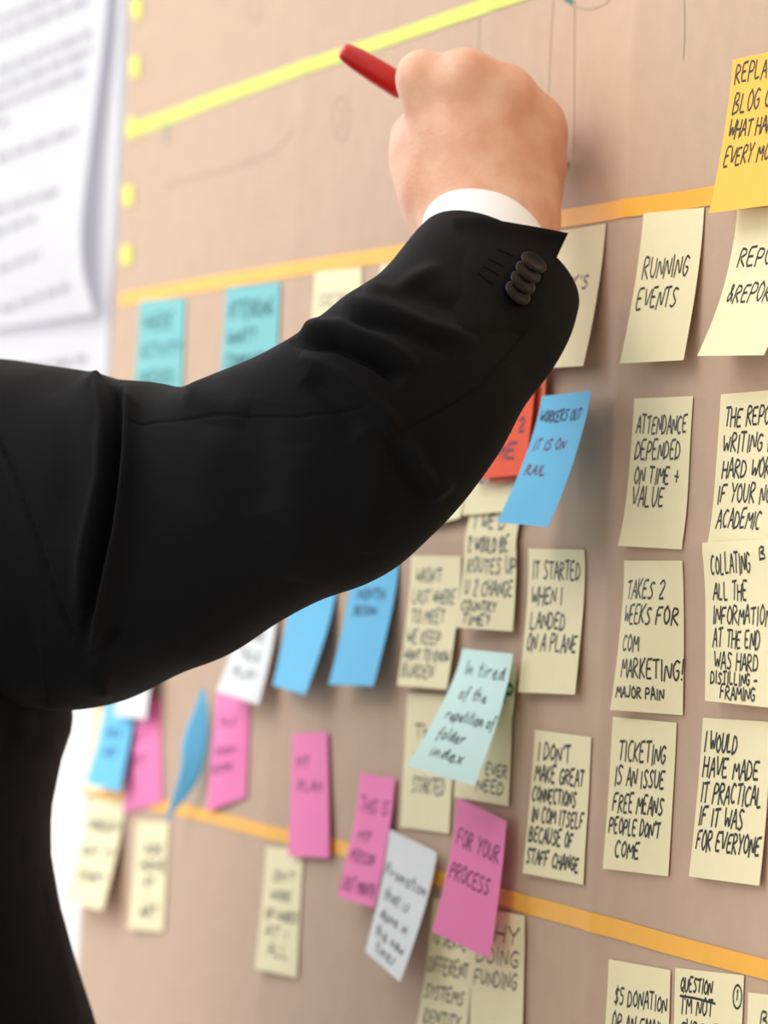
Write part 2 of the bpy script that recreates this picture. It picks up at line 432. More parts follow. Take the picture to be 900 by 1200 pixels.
def circle(cu, cv, ru, rv, n=14):
    return [(cu + ru * math.cos(2 * math.pi * i / n), cv + rv * math.sin(2 * math.pi * i / n)) for i in range(n + 1)]

# row under the upper orange tape
note('teal', [(163,352),(216,349),(211,478),(154,483)], 0, [('WHERE',.1,.75,.27,.14),('ACTIVITY',.1,.95,.52,.12),('NEEDED',.1,.85,.76,.12)], 'small teal sticky note hanging furthest left under the upper orange tape', M_TEALINK, .0009)
note('teal', [(265,337),(328,330),(321,470),(252,476)], 0, [('ATTENDING',.08,.88,.27,.14),('WHAT?',.08,.6,.49,.12),('COMMUNITY 3',.08,.98,.7,.12)], 'teal sticky note just above the sleeve, right of the leftmost teal one', M_TEALINK, .0009)
note('cream', [(368,319),(423,313),(418,460),(360,466)], 0, [('SOCIAL',.1,.8,.29,.11)], 'cream sticky note peeking over the black sleeve beside the teal note', M_INKSOFT, .00062)
note('cream', [(445,310),(503,302),(497,452),(437,458)], 0, [], 'cream sticky note with only its top corner showing above the sleeve')
note('cream', [(644,272),(710,262),(684,429),(618,432)], 0, [("BOOK'S",.08,.80,.44,.085)], 'cream sticky note half hidden behind the buttoned jacket cuff')
note('cream', [(755,250),(824,243),(800,422),(728,426)], 0, [('RUNNING',.10,.84,.44,.135),('EVENTS',.08,.72,.64,.135)], 'cream sticky note reading "RUNNING EVENTS"')
note('cream', [(862,246),(940,238),(893,416),(816,417)], 0, [('REPORTS',.14,1.02,.39,.125),('& REPORTING',.12,1.18,.64,.125)][:1] + [('&REPORTS',.10,.98,.64,.125)], 'cream sticky note reading "REPORTS" below the big orange note', pw=1.9)
note('orange', [(856,70),(942,50),(917,238),(829,250)], 5, [('REPLACE WE',.06,.93,.16,.12),('BLOG ON A',.08,.84,.36,.125),('WHAT HAPPENS',.07,.97,.52,.11),('EVERY MONTH',.07,.92,.7,.12)], 'orange sticky note at the upper right, handwritten "BLOG ON"', M_INK, .0006)
# row beside the forearm
note('cream', [(556,440),(626,434),(606,598),(541,604)], 0, [('AND WE TRY',.05,.95,.78,.08)], 'cream sticky note mostly covered by the red note', M_INKSOFT, .0006)
note('cream', [(488,470),(556,464),(540,607),(474,622)], 0, [], 'cream sticky note with one bottom corner showing under the elbow')
note('cream', [(552,580),(609,578),(598,740),(531,735)], 2, [('I WE D',.12,.75,.26,.115),('2 WOULD BE',.07,.85,.43,.115),('ROUTES UP',.08,1.0,.585,.11),('U 2 CHANGE',.08,.95,.75,.11),('COUNTRY',.06,.68,.87,.075),('TIME?',.12,.6,.97,.08)], 'cream sticky note tucked under the tip of the steeply curled blue note', M_INKSOFT, .00062)
note('coral', [(588,424),(640,420),(628,560),(573,566)], 4, [], 'coral sliver of a note between the red and the blue notes', maxlift=.012)
note('red', [(560,428),(628,420),(612,556),(547,562)], 7, [('LEARN',.1,.85,.4,.12),('FOR 2',.3,.9,.62,.12),('ME',.4,.8,.85,.12)], 'red sticky note showing from behind the forearm', M_REDINK, .0009, maxlift=.016)
note('blue', [(634,464),(698,458),(648,618),(583,612)], 11, [('WORKERS OUT',.06,.86,.21,.085),('IT IS ON',.10,.70,.43,.08,1),('RAIL',.12,.5,.62,.075,1)], 'blue sticky note curling far off the board below the jacket cuff', M_BLUEINK, .0006, pw=1.35)
note('cream', [(745,467),(811,464),(802,644),(730,640)], 0, [('ATTENDANCE',.07,.93,.24,.12),('DEPENDED',.08,.84,.41,.12),('ON TIME +',.10,.84,.575,.11),('VALUE',.10,.62,.73,.13)], 'cream sticky note reading "ATTENDANCE DEPENDED ON TIME + VALUE"')
note('cream', [(844,462),(922,455),(910,640),(832,637)], 0, [('THE REPORT',.09,.92,.22,.12),('WRITING IS',.09,.86,.39,.12),('HARD WORK',.10,.9,.56,.12),('IF YOUR NOT',.06,.95,.73,.12),('ACADEMIC',.09,.74,.895,.12)], 'cream sticky note reading "THE REPORT WRITING IS HARD WORK"', maxlift=.006)
# middle row
note('cream', [(620,643),(688,644),(673,814),(604,811)], 0, [('IT STARTED',.08,.92,.21,.12),('WHEN I',.08,.62,.385,.12),('LANDED',.09,.7,.555,.115),('ON A PLANE',.06,.94,.71,.12)], 'cream sticky note reading "IT STARTED WHEN I LANDED ON A PLANE"', half=.0007)
note('cream', [(735,657),(801,657),(798,838),(716,832)], 0, [('TAKES 2',.09,.75,.25,.12),('WEEKS FOR',.08,.94,.42,.12),('COM',.10,.42,.6,.11),('MARKETING!',.12,1.0,.78,.125),('MAJOR PAIN',.06,.76,.91,.075)], 'cream sticky note reading "TAKES 2 WEEKS FOR COM MARKETING! MAJOR PAIN"', bow=.004)
note('cream', [(826,636),(910,632),(906,830),(824,821)], 7, [('COLLATING',.1,.66,.2,.12),('ALL THE',.12,.6,.36,.11),('INFORMATION',.11,.92,.51,.11),('AT THE END',.11,.78,.655,.11),('WAS HARD',.13,.76,.79,.105),('DISTILLING -',.08,.76,.885,.075),('FRAMING',.22,.72,.975,.085),('B',.80,.88,.12,.075)], 'cream sticky note reading "COLLATING ALL THE INFORMATION AT THE END"', half=.0006, maxlift=.02)
note('cream', [(482,651),(541,652),(522,808),(464,803)], 0, [("WASN'T",.12,.62,.2,.1),('LAST WHERE',.08,.92,.36,.1),('TO MEET',.1,.75,.51,.1),('WE KEEP',.06,.72,.67,.1),('WANT TO KNOW',.05,.95,.8,.08),('BURDEN',.06,.68,.93,.1)], 'cream sticky note overlapped on its right by another, above the pale aqua note', M_INKSOFT, .00062)
note('blue', [(414,657),(468,655),(436,804),(384,802)], 0, [('MONTH',.2,.8,.32,.09),('BEGAN',.2,.7,.44,.07)], 'blue sticky note curling off the board directly below the elbow', M_BLUEINK, .0007, pw=1.4)
note('blue', [(342,680),(394,684),(357,814),(319,803)], 0, [], 'blue sticky note curling beside the white note, left of the elbow', pw=1.4)
note('white', [(282,700),(327,702),(303,826),(252,810)], 1, [('MORE',.2,.75,.42,.09),('TALK',.2,.75,.62,.09),('PLAY',.2,.75,.8,.09)], 'white sticky note hanging under the sleeve above the pink notes', M_INK, .00066)
# fourth row
note('cream', [(624,855),(694,864),(686,1037),(611,1023)], 0, [("I DON'T",.08,.64,.20,.115),('MAKE GREAT',.06,.9,.35,.11),('CONNECTIONS',.04,.78,.49,.1),('IN COM ITSELF',.06,.94,.63,.1),('BECAUSE OF',.05,.78,.77,.105),('STAFF CHANGE',.04,.9,.925,.1)], 'cream sticky note reading "I DON\'T MAKE GREAT CONNECTIONS"', half=.0008)
note('cream', [(720,840),(791,847),(782,1027),(708,1018)], 0, [('TICKETING',.12,.86,.28,.13),('IS AN ISSUE',.08,.86,.445,.12),('FREE MEANS',.08,.86,.615,.12),("PEOPLE DON'T",.05,.84,.76,.1),('COME',.16,.54,.91,.11)], 'cream sticky note reading "TICKETING IS AN ISSUE"', half=.0007)
note('cream', [(822,841),(903,846),(888,1038),(806,1027)], 0, [('I WOULD',.05,.52,.21,.115),('HAVE MADE',.06,.86,.365,.12),('IT PRACTICAL',.06,.93,.525,.125),('IF IT WAS',.06,.7,.675,.12),('FOR EVERYONE',.06,.96,.825,.12)], 'cream sticky note reading "I WOULD HAVE MADE IT PRACTICAL"', half=.0007)
note('cream', [(476,812),(534,816),(526,977),(468,969)], 0, [('THE',.2,.7,.33,.1),('LISTEN',.2,.8,.52,.09),('STARTED',.2,.85,.73,.12)], 'cream sticky note under the left half of the pale aqua note', M_INK, .0006)
note('cream', [(541,783),(598,790),(593,945),(531,934)], 1, [('HAVE',.4,.8,.3,.1),('EVER',.55,.95,.79,.09),('NEED',.4,.9,.92,.09)], 'lower of the two cream notes layered under the pale aqua note', M_INK, .0006)
note('cream', [(548,772),(602,780),(597,840),(542,832)], 4, [('MAP',.4,.98,.75,.34)], 'short cream note with green ink behind the aqua note', M_GREENINK, .0012, maxlift=.006)
note('aqua', [(540,760),(598,766),(553,921),(474,897)], 8, [('In tired',.16,.92,.21,.12),('of the',.22,.72,.40,.1),('repetition of',.16,.97,.58,.1),('folder',.18,.62,.74,.1),('index',.2,.72,.88,.1)], 'pale aqua sticky note curling outwards, with joined-up handwriting', M_INKSOFT, .0006, pw=1.4)
note('pink', [(421,906),(462,912),(437,1064),(394,1050)], 1, [('THIS IS',.12,.9,.3,.11),('MY',.2,.55,.53,.1),('PERSON',.1,.75,.7,.09),('LAST MONTH',.04,.92,.93,.1)], 'pink sticky note directly left of the tilted pale grey note', M_PINKINK, .00055)
note('white', [(456,972),(511,999),(467,1151),(427,1115)], 3, [('Promotion',.05,.95,.36,.1),('that is',.12,.7,.54,.1),('done in',.14,.8,.69,.1),('the new',.12,.85,.83,.1),('times',.22,.75,.94,.1)], 'tilted pale grey sticky note curling between two pink notes', M_INK, .00066, pw=1.4)
note('pink', [(534,935),(591,962),(572,1123),(504,1092)], 8, [('FOR YOUR',.08,.92,.33,.125),('PROCESS',.06,.82,.58,.12)], 'large bright pink sticky note stuck across the lower orange tape, nearest the camera', M_PINKINK, .0006)
note('pink', [(342,860),(383,858),(384,1005),(336,1003)], 1, [('MY',.15,.5,.28,.09),('PLAN',.2,.85,.47,.09)], 'upright pink sticky note hanging over the orange tape on its own', M_PINKINK, .0006, lifts=(.004,.004))
note('pink', [(252,812),(291,818),(287,934),(240,951)], 0, [('TALK',.2,.7,.28,.08),('ROOM',.2,.75,.55,.08),('BOOK',.1,.7,.7,.08)], 'pink sticky note below the white note, right of the twisted blue one', M_PINKINK, .00055, bow=.003)
note('pink', [(152,816),(187,820),(189,940),(143,953)], 0, [('GET',.2,.7,.4,.08),('SEAT',.2,.7,.6,.08)], 'leftmost pink sticky note, tucked against a blue note', M_PINKINK, .00055, bow=.003)
note('blue', [(126,806),(161,806),(139,928),(100,917)], 2, [('NEW',.2,.7,.5,.09),('ART',.3,.7,.7,.09)], 'blue sticky note at the left edge of the brown paper', M_BLUEINK, .0008, pw=1.3)
note('white', [(143,726),(181,728),(170,843),(133,839)], 7, [], 'white sticky note with only its lower end showing by the armpit')
note('cream', [(106,830),(140,832),(132,925),(99,930)], 0, [], 'pale cream sliver of a note behind the leftmost blue note', maxlift=.004)
# bottom rows
note('cream', [(104,935),(146,940),(119,1067),(74,1054)], 0, [('NOBODY',.08,.95,.3,.1),('GOT IT',.1,.9,.55,.09),('RIGHT',.2,.85,.78,.1)], 'curling cream sticky note overhanging the left edge of the brown paper', M_INK, .0011, pw=1.35)
note('cream', [(160,962),(197,963),(190,1092),(149,1088)], 0, [('ASK',.3,.85,.3,.09),('HOME',.2,.95,.45,.09),('AT',.35,.65,.6,.08),('I',.4,.6,.73,.07),('ART',.3,.8,.88,.1)], 'narrow cream sticky note below the tail of the twisted blue note', M_INK, .001)
note('cream', [(312,992),(354,996),(346,1146),(298,1135)], 0, [("ISN'T",.2,.8,.27,.08),('WORK',.2,.75,.42,.08),('OF WORDS',.12,.95,.58,.08),('AT I',.15,.7,.72,.08),('ALL',.25,.75,.87,.1)], 'cream sticky note below the upright pink note', M_INK, .00066)
note('cream', [(506,1052),(556,1062),(544,1226),(485,1212)], 0, [('TO SERVE',.06,.85,.33,.1),('DIFFERENT',.05,.92,.53,.11),('SYSTEMS',.06,.88,.72,.1),('IDENTITY',.1,.85,.9,.1)], 'cream sticky note at the bottom reading "DIFFERENT SYSTEMS", behind the grey note', M_INK, .0006)
note('cream', [(553,1062),(613,1073),(610,1240),(548,1228)], 1, [('WHY',.15,.9,.22,.12),('DOING',.1,.9,.38,.12),('FUNDING',.06,.88,.54,.11)], 'cream sticky note below the large pink note, ending in "FUNDING"', M_INK, .0006)
note('cream', [(714,1124),(785,1137),(778,1318),(704,1303)], 0, [('$5 DONATION',.12,.96,.28,.105),('OR AN EMAIL',.10,.92,.46,.12)], 'cream sticky note reading "$5 DONATION" at the bottom edge')
note('cream', [(791,1134),(871,1143),(862,1328),(784,1318)], 0, [('QUESTION',.09,.56,.145,.09),("I'M NOT",.11,.58,.285,.115),('SURE IF',.1,.66,.44,.11),('1',.89,.95,.17,.07)], 'cream sticky note with underlined "QUESTION" and a circled number', half=.0006,
     extra=[[(.09,.175),(.35,.18),(.62,.20)], circle(.925,.14,.06,.075)])
note('cream', [(876,1163),(955,1172),(947,1350),(868,1340)], 0, [('BETTER',.2,.95,.22,.11)], 'cream sticky note in the bottom right corner of the board')
# the blue note that hangs twisted by one corner
def twisted_note():
    rows = [((236,806),(240,808),.005,.003), ((228,830),(243,834),.009,.003), ((219,852),(244,858),.013,.003), ((213,872),(241,882),.015,.004),
            ((213,890),(238,900),.015,.005), ((210,908),(230,918),.014,.006), ((205,926),(220,932),.014,.008), ((199,944),(207,948),.013,.010), ((194,961),(196,963),.013,.012)]
    n = 6; V = []; F = []
    for (a, b, la, lb) in rows:
        A = on_board(*a, la); B = on_board(*b, lb)
        for i in range(n + 1): V.append(A.lerp(B, i / n))
    for j in range(len(rows) - 1):
        for i in range(n):
            a = j * (n + 1) + i
            F.append((a, a + n + 1, a + n + 2, a + 1))
    o = mesh('sticky_note', V, F, PAPER['blue'])
    s = o.modifiers.new('thickness', 'SOLIDIFY'); s.thickness = 0.0002
    tag(o, 'twisted narrow blue sticky note dangling between two pink notes', 'sticky note', 'sticky notes on the brown paper')
twisted_note()

# ------------------------------------------------------------------ tapes
def tape(name, pts, material, label, group, off=0.0004):
    """pts = [(x, y_top, y_bottom)] pixels along the strip"""
    V, F = [], []
    n = 0
    ends = [(on_board(x, a), on_board(x, b)) for x, a, b in pts]
    P = []
    for (a0, b0), (a1, b1) in zip(ends, ends[1:]):
        k = max(2, int((a1 - a0).length / 0.006))
        P += [(a0.lerp(a1, i / k), b0.lerp(b1, i / k)) for i in range(k)]
    P.append(ends[-1])
    for T in (off + 0.00015, off):
        for a, b in P:
            for i in range(4):
                p = a.lerp(b, i / 3); V.append((p.x, by(p.x, p.z) - T, p.z))
    N = len(P) * 4
    for j in range(len(P) - 1):
        for i in range(3):
            q = j * 4 + i
            F.append((q, q + 1, q + 5, q + 4)); F.append((N + q, N + q + 4, N + q + 5, N + q + 1))
    rim = [0, 1, 2, 3] + [j * 4 + 3 for j in range(1, len(P))] + [(len(P) - 1) * 4 + i for i in (2, 1, 0)] + [j * 4 for j in range(len(P) - 2, 0, -1)]
    R0 = len(V); K = len(rim); V += [V[a] for a in rim] + [V[N + a] for a in rim]
    for i in range(K):
        k = (i + 1) % K; F.append((R0 + i, R0 + K + i, R0 + K + k, R0 + k))
    o = mesh(name, V, F, material)
    return tag(o, label, 'tape', group)
GT = 'strips of tape on the brown paper'
tape('masking_tape_strip', [(140,344,359),(240,325,341),(350,306,323),(475,286,304),(560,268,289),(650,247,268),(744,232,254)], M_TAPE, 'long orange tape strip running behind the hand, towards the left paper edge', GT)
tape('masking_tape_strip', [(738,233,255),(800,224,246),(880,210,233),(980,192,216)], M_TAPE, 'short orange tape strip running in under the big orange note', GT, .0007)
tape('masking_tape_strip', [(97,917,931),(160,931,945),(240,948,963),(320,968,985),(400,985,1003),(470,1008,1026),(540,1027,1046),(620,1050,1072),(704,1071,1094)], M_TAPE, 'orange tape strip sloping under the pink notes in the lower left', GT)
tape('masking_tape_strip', [(700,1070,1093),(780,1093,1117),(900,1125,1149),(980,1148,1172)], M_TAPE, 'orange tape strip in the lower right above the "QUESTION" note', GT, .0007)
tape('fluorescent_tape_strip', [(150,145,163),(240,112,129),(350,72,89),(460,35,52),(600,-14,5),(700,-48,-28)], M_YTAPE, 'fluorescent yellow-green tape strip slanting up behind the pen', GT)
for (x, y), lb in zip(((160,10),(158,78),(154,150),(150,229),(148,299)), ('topmost yellow tape tab on the left paper edge', 'second yellow tape tab down the left paper edge', 'yellow tape tab where the yellow-green strip begins',
        'yellow tape tab between the strip and the orange tape, upper of two', 'lowest yellow tape tab, just above the orange tape')):
    tape('tape_tab', [(x - 7, y - 11, y + 13), (x + 6, y - 13, y + 11)], M_TAB, lb, 'yellow tape tabs on the left paper edge', .0009)

# ------------------------------------------------------------------ faint drawing on the kraft paper
def drawn(lines, half, material, name):
    st = []
    V, F = [], []
    def s(a, b): return (a, by(a, b) - 0.0002, b)
    for ln in lines:
        Vt, Ft = ribbon([[(p.x, p.z) for p in (on_board(*q) for q in ln)]], s, half)
        mesh(name, Vt, Ft, material, kraft, False)
def pcirc(cx, cy, rx, ry, n=16): return [(cx + rx * math.cos(2*math.pi*i/n), cy + ry * math.sin(2*math.pi*i/n)) for i in range(n + 1)]
drawn([[(647,0),(644,40),(641,110)], [(672,0),(671,60),(671,180)], [(800,-10),(801,30),(799,70)], [(560,20),(558,70)],
       pcirc(398,139,10,26), [(396,124),(402,140),(396,152)], pcirc(296,8,8,18), [(280,190),(320,180),(345,152)], [(190,218),(260,200),(300,190)],
       [(650,-12),(665,6),(690,12),(712,2),(716,-10)]], .0006, M_PENCIL, 'pencil_line')
drawn([[(660,-4),(668,1)], [(661,-1),(670,3)], [(192,150),(196,128)], [(195,145),(194,160)], [(192,165),(194,163)], [(658,152),(662,170)], [(662,192),(666,194)]], .0016, M_TEALMARK, 'teal_mark')

# ------------------------------------------------------------------ printed sheets on the wall, left of the kraft paper
def sheet(edge, label, lines, xleft, base=0.0, name='printed_sheet', lift_left=0.004):
    """edge = [(px, py, lift)] down the right side; runs left out of the frame"""
    n = 40; m_ = 40
    E = [on_board(x, y, l) for x, y, l in edge]
    def right(t):
        f = t * (len(E) - 1); i = min(int(f), len(E) - 2); k = f - i
        p0 = E[max(0, i-1)]; p1 = E[i]; p2 = E[i+1]; p3 = E[min(len(E)-1, i+2)]
        return 0.5 * ((2*p1) + (p2-p0)*k + (2*p0-5*p1+4*p2-p3)*k*k + (3*p1-p0-3*p2+p3)*k**3)
    def surf(u, t, off=0.0):         # u 0 left .. 1 right
        r = right(t)
        x = xleft + (r.x - xleft) * u
        lift = lift_left + (-r.y - lift_left) * (u ** 3)
        return Vector((x, -lift - off, r.z))
    V = [surf(i / n, j / m_) for j in range(m_ + 1) for i in range(n + 1)]
    F = []
    for j in range(m_):
        for i in range(n):
            a = j * (n + 1) + i
            F.append((a, a + n + 1, a + n + 2, a + 1))
    o = mesh(name, V, F, M_SHEET)
    tag(o, label, 'paper')
    Vt, Ft = [], []
    rnd = random.Random(3)
    W = right(0.5).x - xleft
    def t_of(z):
        a, b = 0.0, 1.0
        for _ in range(22):
            mid = (a + b) / 2
            if right(mid).z > z: a = mid
            else: b = mid
        return (a + b) / 2
    for (x0, y0, x1, y1) in lines:
        a = on_board(x0, y0, lift_left + .004); b = on_board(x1, y1, lift_left + .004)
        x = a.x
        while x < b.x:
            wl = rnd.uniform(.018, .06); xe = min(x + wl, b.x)
            zz = a.z + (b.z - a.z) * ((x - a.x) / max(b.x - a.x, 1e-6))
            k = len(Vt)
            pts = []
            for q in range(5):
                xx = x + (xe - x) * q / 4
                for dz in (-.0028, .0028):
                    t = t_of(zz + dz); u = (xx - xleft) / (right(t).x - xleft)
                    Vt.append(surf(max(0, min(.995, u)), t, 0.0007))
            for q in range(4): Ft.append((k + 2*q, k + 2*q + 1, k + 2*q + 3, k + 2*q + 2))
            x = xe + .012
        mesh('text_line', Vt, Ft, M_PRINT, o, False)
        Vt, Ft = [], []
    return o
XL = on_board(-180, 200).x
sheet([(152,-120,-.002),(146,0,-.002),(141,100,-.002),(136,200,-.002),(131,300,-.002),(124,435,-.002),(118,560,-.002),(112,700,-.002)], 'white printed sheet lying flat on the wall, beneath the curling one', [(-60,446,95,419),(-60,500,92,470)], XL, lift_left=-.001, name='printed_sheet')
sheet([(134,-120,.005),(128,-40,.006),(122,40,.007),(112,120,.008),(103,190,.010),(95,260,.0135),(96,310,.0135),(104,345,.011),(110,366,.009)], 'white printed sheet curling away from the wall at the upper left',
      [(-40,-2,60,-38),(-40,38,75,-10),(-40,57,98,0),(-40,97,103,38),(-40,118,103,58),(-40,138,98,82),(-40,155,4,142),(-40,198,88,152),(-40,257,70,223),(-40,283,42,255),(-40,328,50,297),(-40,374,82,336)], XL, lift_left=.0055)

# ------------------------------------------------------------------ the man in the black suit
def cr(vals, t):                    # Catmull-Rom through a list of tuples, t in 0..1
    f = max(0.0, min(1.0, t)) * (len(vals) - 1); i = min(int(f), len(vals) - 2); k = f - i
    p0 = vals[max(0, i-1)]; p1 = vals[i]; p2 = vals[i+1]; p3 = vals[min(len(vals)-1, i+2)]
    return tuple(0.5 * (2*b + (c-a)*k + (2*a-5*b+4*c-d)*k*k + (3*b-a-3*c+d)*k**3) for a, b, c, d in zip(p0, p1, p2, p3))

# torso axis from the jacket's front silhouette
TX = at(60, 950, 2.13).x
front = {}
for px, py in ((118,1225),(113,1200),(90,1130),(70,1060),(60,1000),(60,950),(72,890),(84,850),(92,800),(88,700),(60,600),(20,520),(-40,470)):
    p = on_x(px, py, TX); front[round(p.z, 4)] = p.y
zs = sorted(front)
OUT = [(470,-90),(520,-20),(600,30),(700,60),(800,84),(850,86),(890,72),(950,60),(1000,60),(1060,70),(1130,90),(1200,113),(1300,135),(1500,150),(2100,150)]
def outline_x(y):
    return float(np.interp(y, [o[0] for o in OUT], [o[1] for o in OUT]))
def front_y(z):
    if z <= zs[0]: return front[zs[0]] - (zs[0] - z) * 0.0
    for a, b in zip(zs, zs[1:]):
        if a <= z <= b: return front[a] + (front[b] - front[a]) * (z - a) / (b - a)
    return front[zs[-1]]
YF = on_x(60, 950, TX).y
TCY = YF - 0.20                     # torso axis
ZSH = on_x(0, 430, TX).z            # shoulder line
ZHEM = ZSH - 0.74

def fold_field(folds):
    """folds = [(polyline px, sigma px, amplitude m)]; displacement by distance seen along the view, for the side that faces the camera"""
    prepared = []
    for pl, sg, am in folds:
        prepared.append((np.array(pl, float), sg, am))
    def f(px, py):
        P = np.stack([px, py], -1); d = np.zeros(len(px))
        for pl, sg, am in prepared:
            best = np.full(len(px), 1e9); tt = np.zeros(len(px)); n = len(pl) - 1
            for i in range(n):
                a, b = pl[i], pl[i+1]; ba = b - a
                h = np.clip(((P - a) @ ba) / (ba @ ba), 0, 1)
                dd = np.linalg.norm(P - a - h[:, None] * ba, axis=1)
                up = dd < best
                best = np.where(up, dd, best); tt = np.where(up, (i + h) / n, tt)
            taper = np.clip(np.minimum(tt, 1 - tt) / 0.18, 0, 1) ** 0.7 if sg > 2.5 else np.clip(np.minimum(tt, 1 - tt) / 0.06, 0, 1)
            d += am * taper * np.exp(-(best / sg) ** 2)
        return d
    return f
FOLDS = [
    ([(100,436),(116,455),(124,500),(122,560),(104,640),(92,720)], 11, .0085),
    ([(126,446),(136,468),(140,520),(134,580),(112,680),(96,765)], 7, -.0100),
    ([(143,450),(152,478),(152,540),(142,620),(118,720),(104,800)], 9, .0078),
    ([(60,430),(80,470),(84,540),(70,640)], 20, -.0025),
    ([(340,398),(390,402),(440,425),(472,448)], 8, -.0085),
    ([(345,385),(400,385),(450,405),(490,432)], 10, .0050),
    ([(352,415),(400,440),(445,480),(470,505)], 10, .0050),
    ([(360,440),(390,470),(420,510)], 14, -.0035),
    ([(400,352),(450,362),(500,385),(560,400)], 11, .0035),
    ([(425,340),(470,335),(520,312)], 10, .0030),
    ([(410,375),(470,385),(530,410)], 9, -.0035),
    ([(440,325),(490,345),(545,365)], 12, -.0025),
    ([(470,505),(490,550),(512,575),(530,560)], 9, .0035),
    ([(455,510),(478,560),(505,585)], 9, -.0030),
    ([(215,455),(250,470),(290,485)], 18, .0030),
    ([(250,500),(240,560),(255,640)], 26, .0020),
    ([(310,470),(300,540),(310,600)], 24, -.0022),
    ([(350,520),(352,600),(340,680)], 26, .0020),
    ([(440,520),(445,580),(430,650)], 22, .0022),
    ([(105,800),(116,760),(140,730)], 10, -.0040),
    ([(120,820),(124,790),(118,760)], 8, .0030),
    # seams
    ([(150,503),(180,495),(210,493),(250,488),(300,488),(345,489),(400,482),(440,474)], 1.5, -.0010),
    ([(470,508),(520,480),(560,455),(592,420),(620,380)], 1.5, -.0010),
    ([(-20,480),(10,545),(40,620),(60,680),(78,725),(92,750)], 2.0, -.0022),
    ([(52,655),(54,720),(52,800),(56,870)], 1.5, -.0010),
    ([(0,1012),(30,990),(58,968),(80,940)], 1.8, -.0018),
    ([(50,1200),(48,1120),(54,1040),(60,960)], 1.6, -.0012),
    ([(90,1190),(72,1100),(62,1020)], 9, .0016),
    ([(20,700),(40,790),(60,860)], 16, -.0030),
    ([(10,860),(40,880),(70,870)], 14, .0030),
]
FF = fold_field(FOLDS)
Rv = np.array(R_); Dv = np.array(D_); Fv = np.array(F_); Cv = np.array(CAM)
def fold_displace(V, Nrm):
    V = np.array([tuple(v) for v in V]); Nrm = np.array([tuple(n) for n in Nrm])
    d = V - Cv; z = d @ Fv
    px = CX + FPX * (d @ Rv) / z; py = CY + FPX * (d @ Dv) / z
    facing = np.clip(-(Nrm * (d / np.linalg.norm(d, axis=1)[:, None])).sum(1) / 0.25, 0, 1)
    disp = FF(px, py) * facing
    return V + Nrm * disp[:, None]
def tube(rings, cap0=True, cap1=True):
    """rings = list of lists of Vectors (same count) -> verts, faces"""
    n = len(rings[0]); V = [p for r in rings for p in r]; F = []
    for k in range(len(rings) - 1):
        for i in range(n):
            j = (i + 1) % n
            F.append((k*n+i, k*n+j, (k+1)*n+j, (k+1)*n+i))
    if cap0: F.append(tuple(range(n))[::-1])
    if cap1: F.append(tuple((len(rings)-1)*n + i for i in range(n)))
    return V, F
def with_folds(V, F):
    me = bpy.data.meshes.new('tmp'); me.from_pydata([tuple(v) for v in V], [], F); me.update()
    bm = bmesh.new(); bm.from_mesh(me); bmesh.ops.recalc_face_normals(bm, faces=bm.faces); bm.to_mesh(me); bm.free()
    N = [v.normal.copy() for v in me.vertices]
    out = fold_displace(V, N)
    F2 = [tuple(p.vertices) for p in me.polygons]
    bpy.data.meshes.remove(me)
    return [Vector(v) for v in out], F2

# --- torso of the jacket: rings at heights (half width, back, front) with shoulders closing in at the neck
def torso_rings():
    rings = []
    prof = [(ZHEM, .215, .0), (ZSH-.60, .215, 0), (ZSH-.45, .205, 0), (ZSH-.33, .205, 0), (ZSH-.22, .212, 0), (ZSH-.14, .220, 0), (ZSH-.08, .222, 0), (ZSH-.04, .215, 0), (ZSH-.012, .195, 0), (ZSH+.012, .16, 0), (ZSH+.035, .115, 0), (ZSH+.06, .075, 0)]
    nlev = 130; n = 200
    for k in range(nlev + 1):
        z, a, _ = cr(prof, k / nlev)
        fy = front_y(z)
        s = max(0.0, min(1.0, (ZSH + .06 - z) / .16))       # depth closes at the neck
        back = TCY - 0.115 * (0.55 + 0.45 * s)
        frt = TCY + 0.15
        def make(frt):
            cyy = (frt + back) / 2; b = (frt - back) / 2
            ring = []
            for i in range(n):
                ph = 2 * math.pi * i / n
                c, s_ = math.cos(ph), math.sin(ph); e = 0.88
                ring.append(Vector((TX + a * math.copysign(abs(c) ** e, c), cyy + b * math.copysign(abs(s_) ** e, s_), z)))
            return ring
        for _ in range(5):           # move the chest until its outline from the viewpoint sits right
            ring = make(frt)
            q = max((project(p) for p in ring), key=lambda q: q[0])
            tgt = outline_x(q[1])
            frt += (tgt - q[0]) * 0.00049
        frt = max(frt, back + .12); ring = make(frt)
        rings.append(ring)
    return rings
tr_ = torso_rings()
V, F = with_folds(*tube(tr_))
PERSON_AT = Vector((TX, TCY, 0))

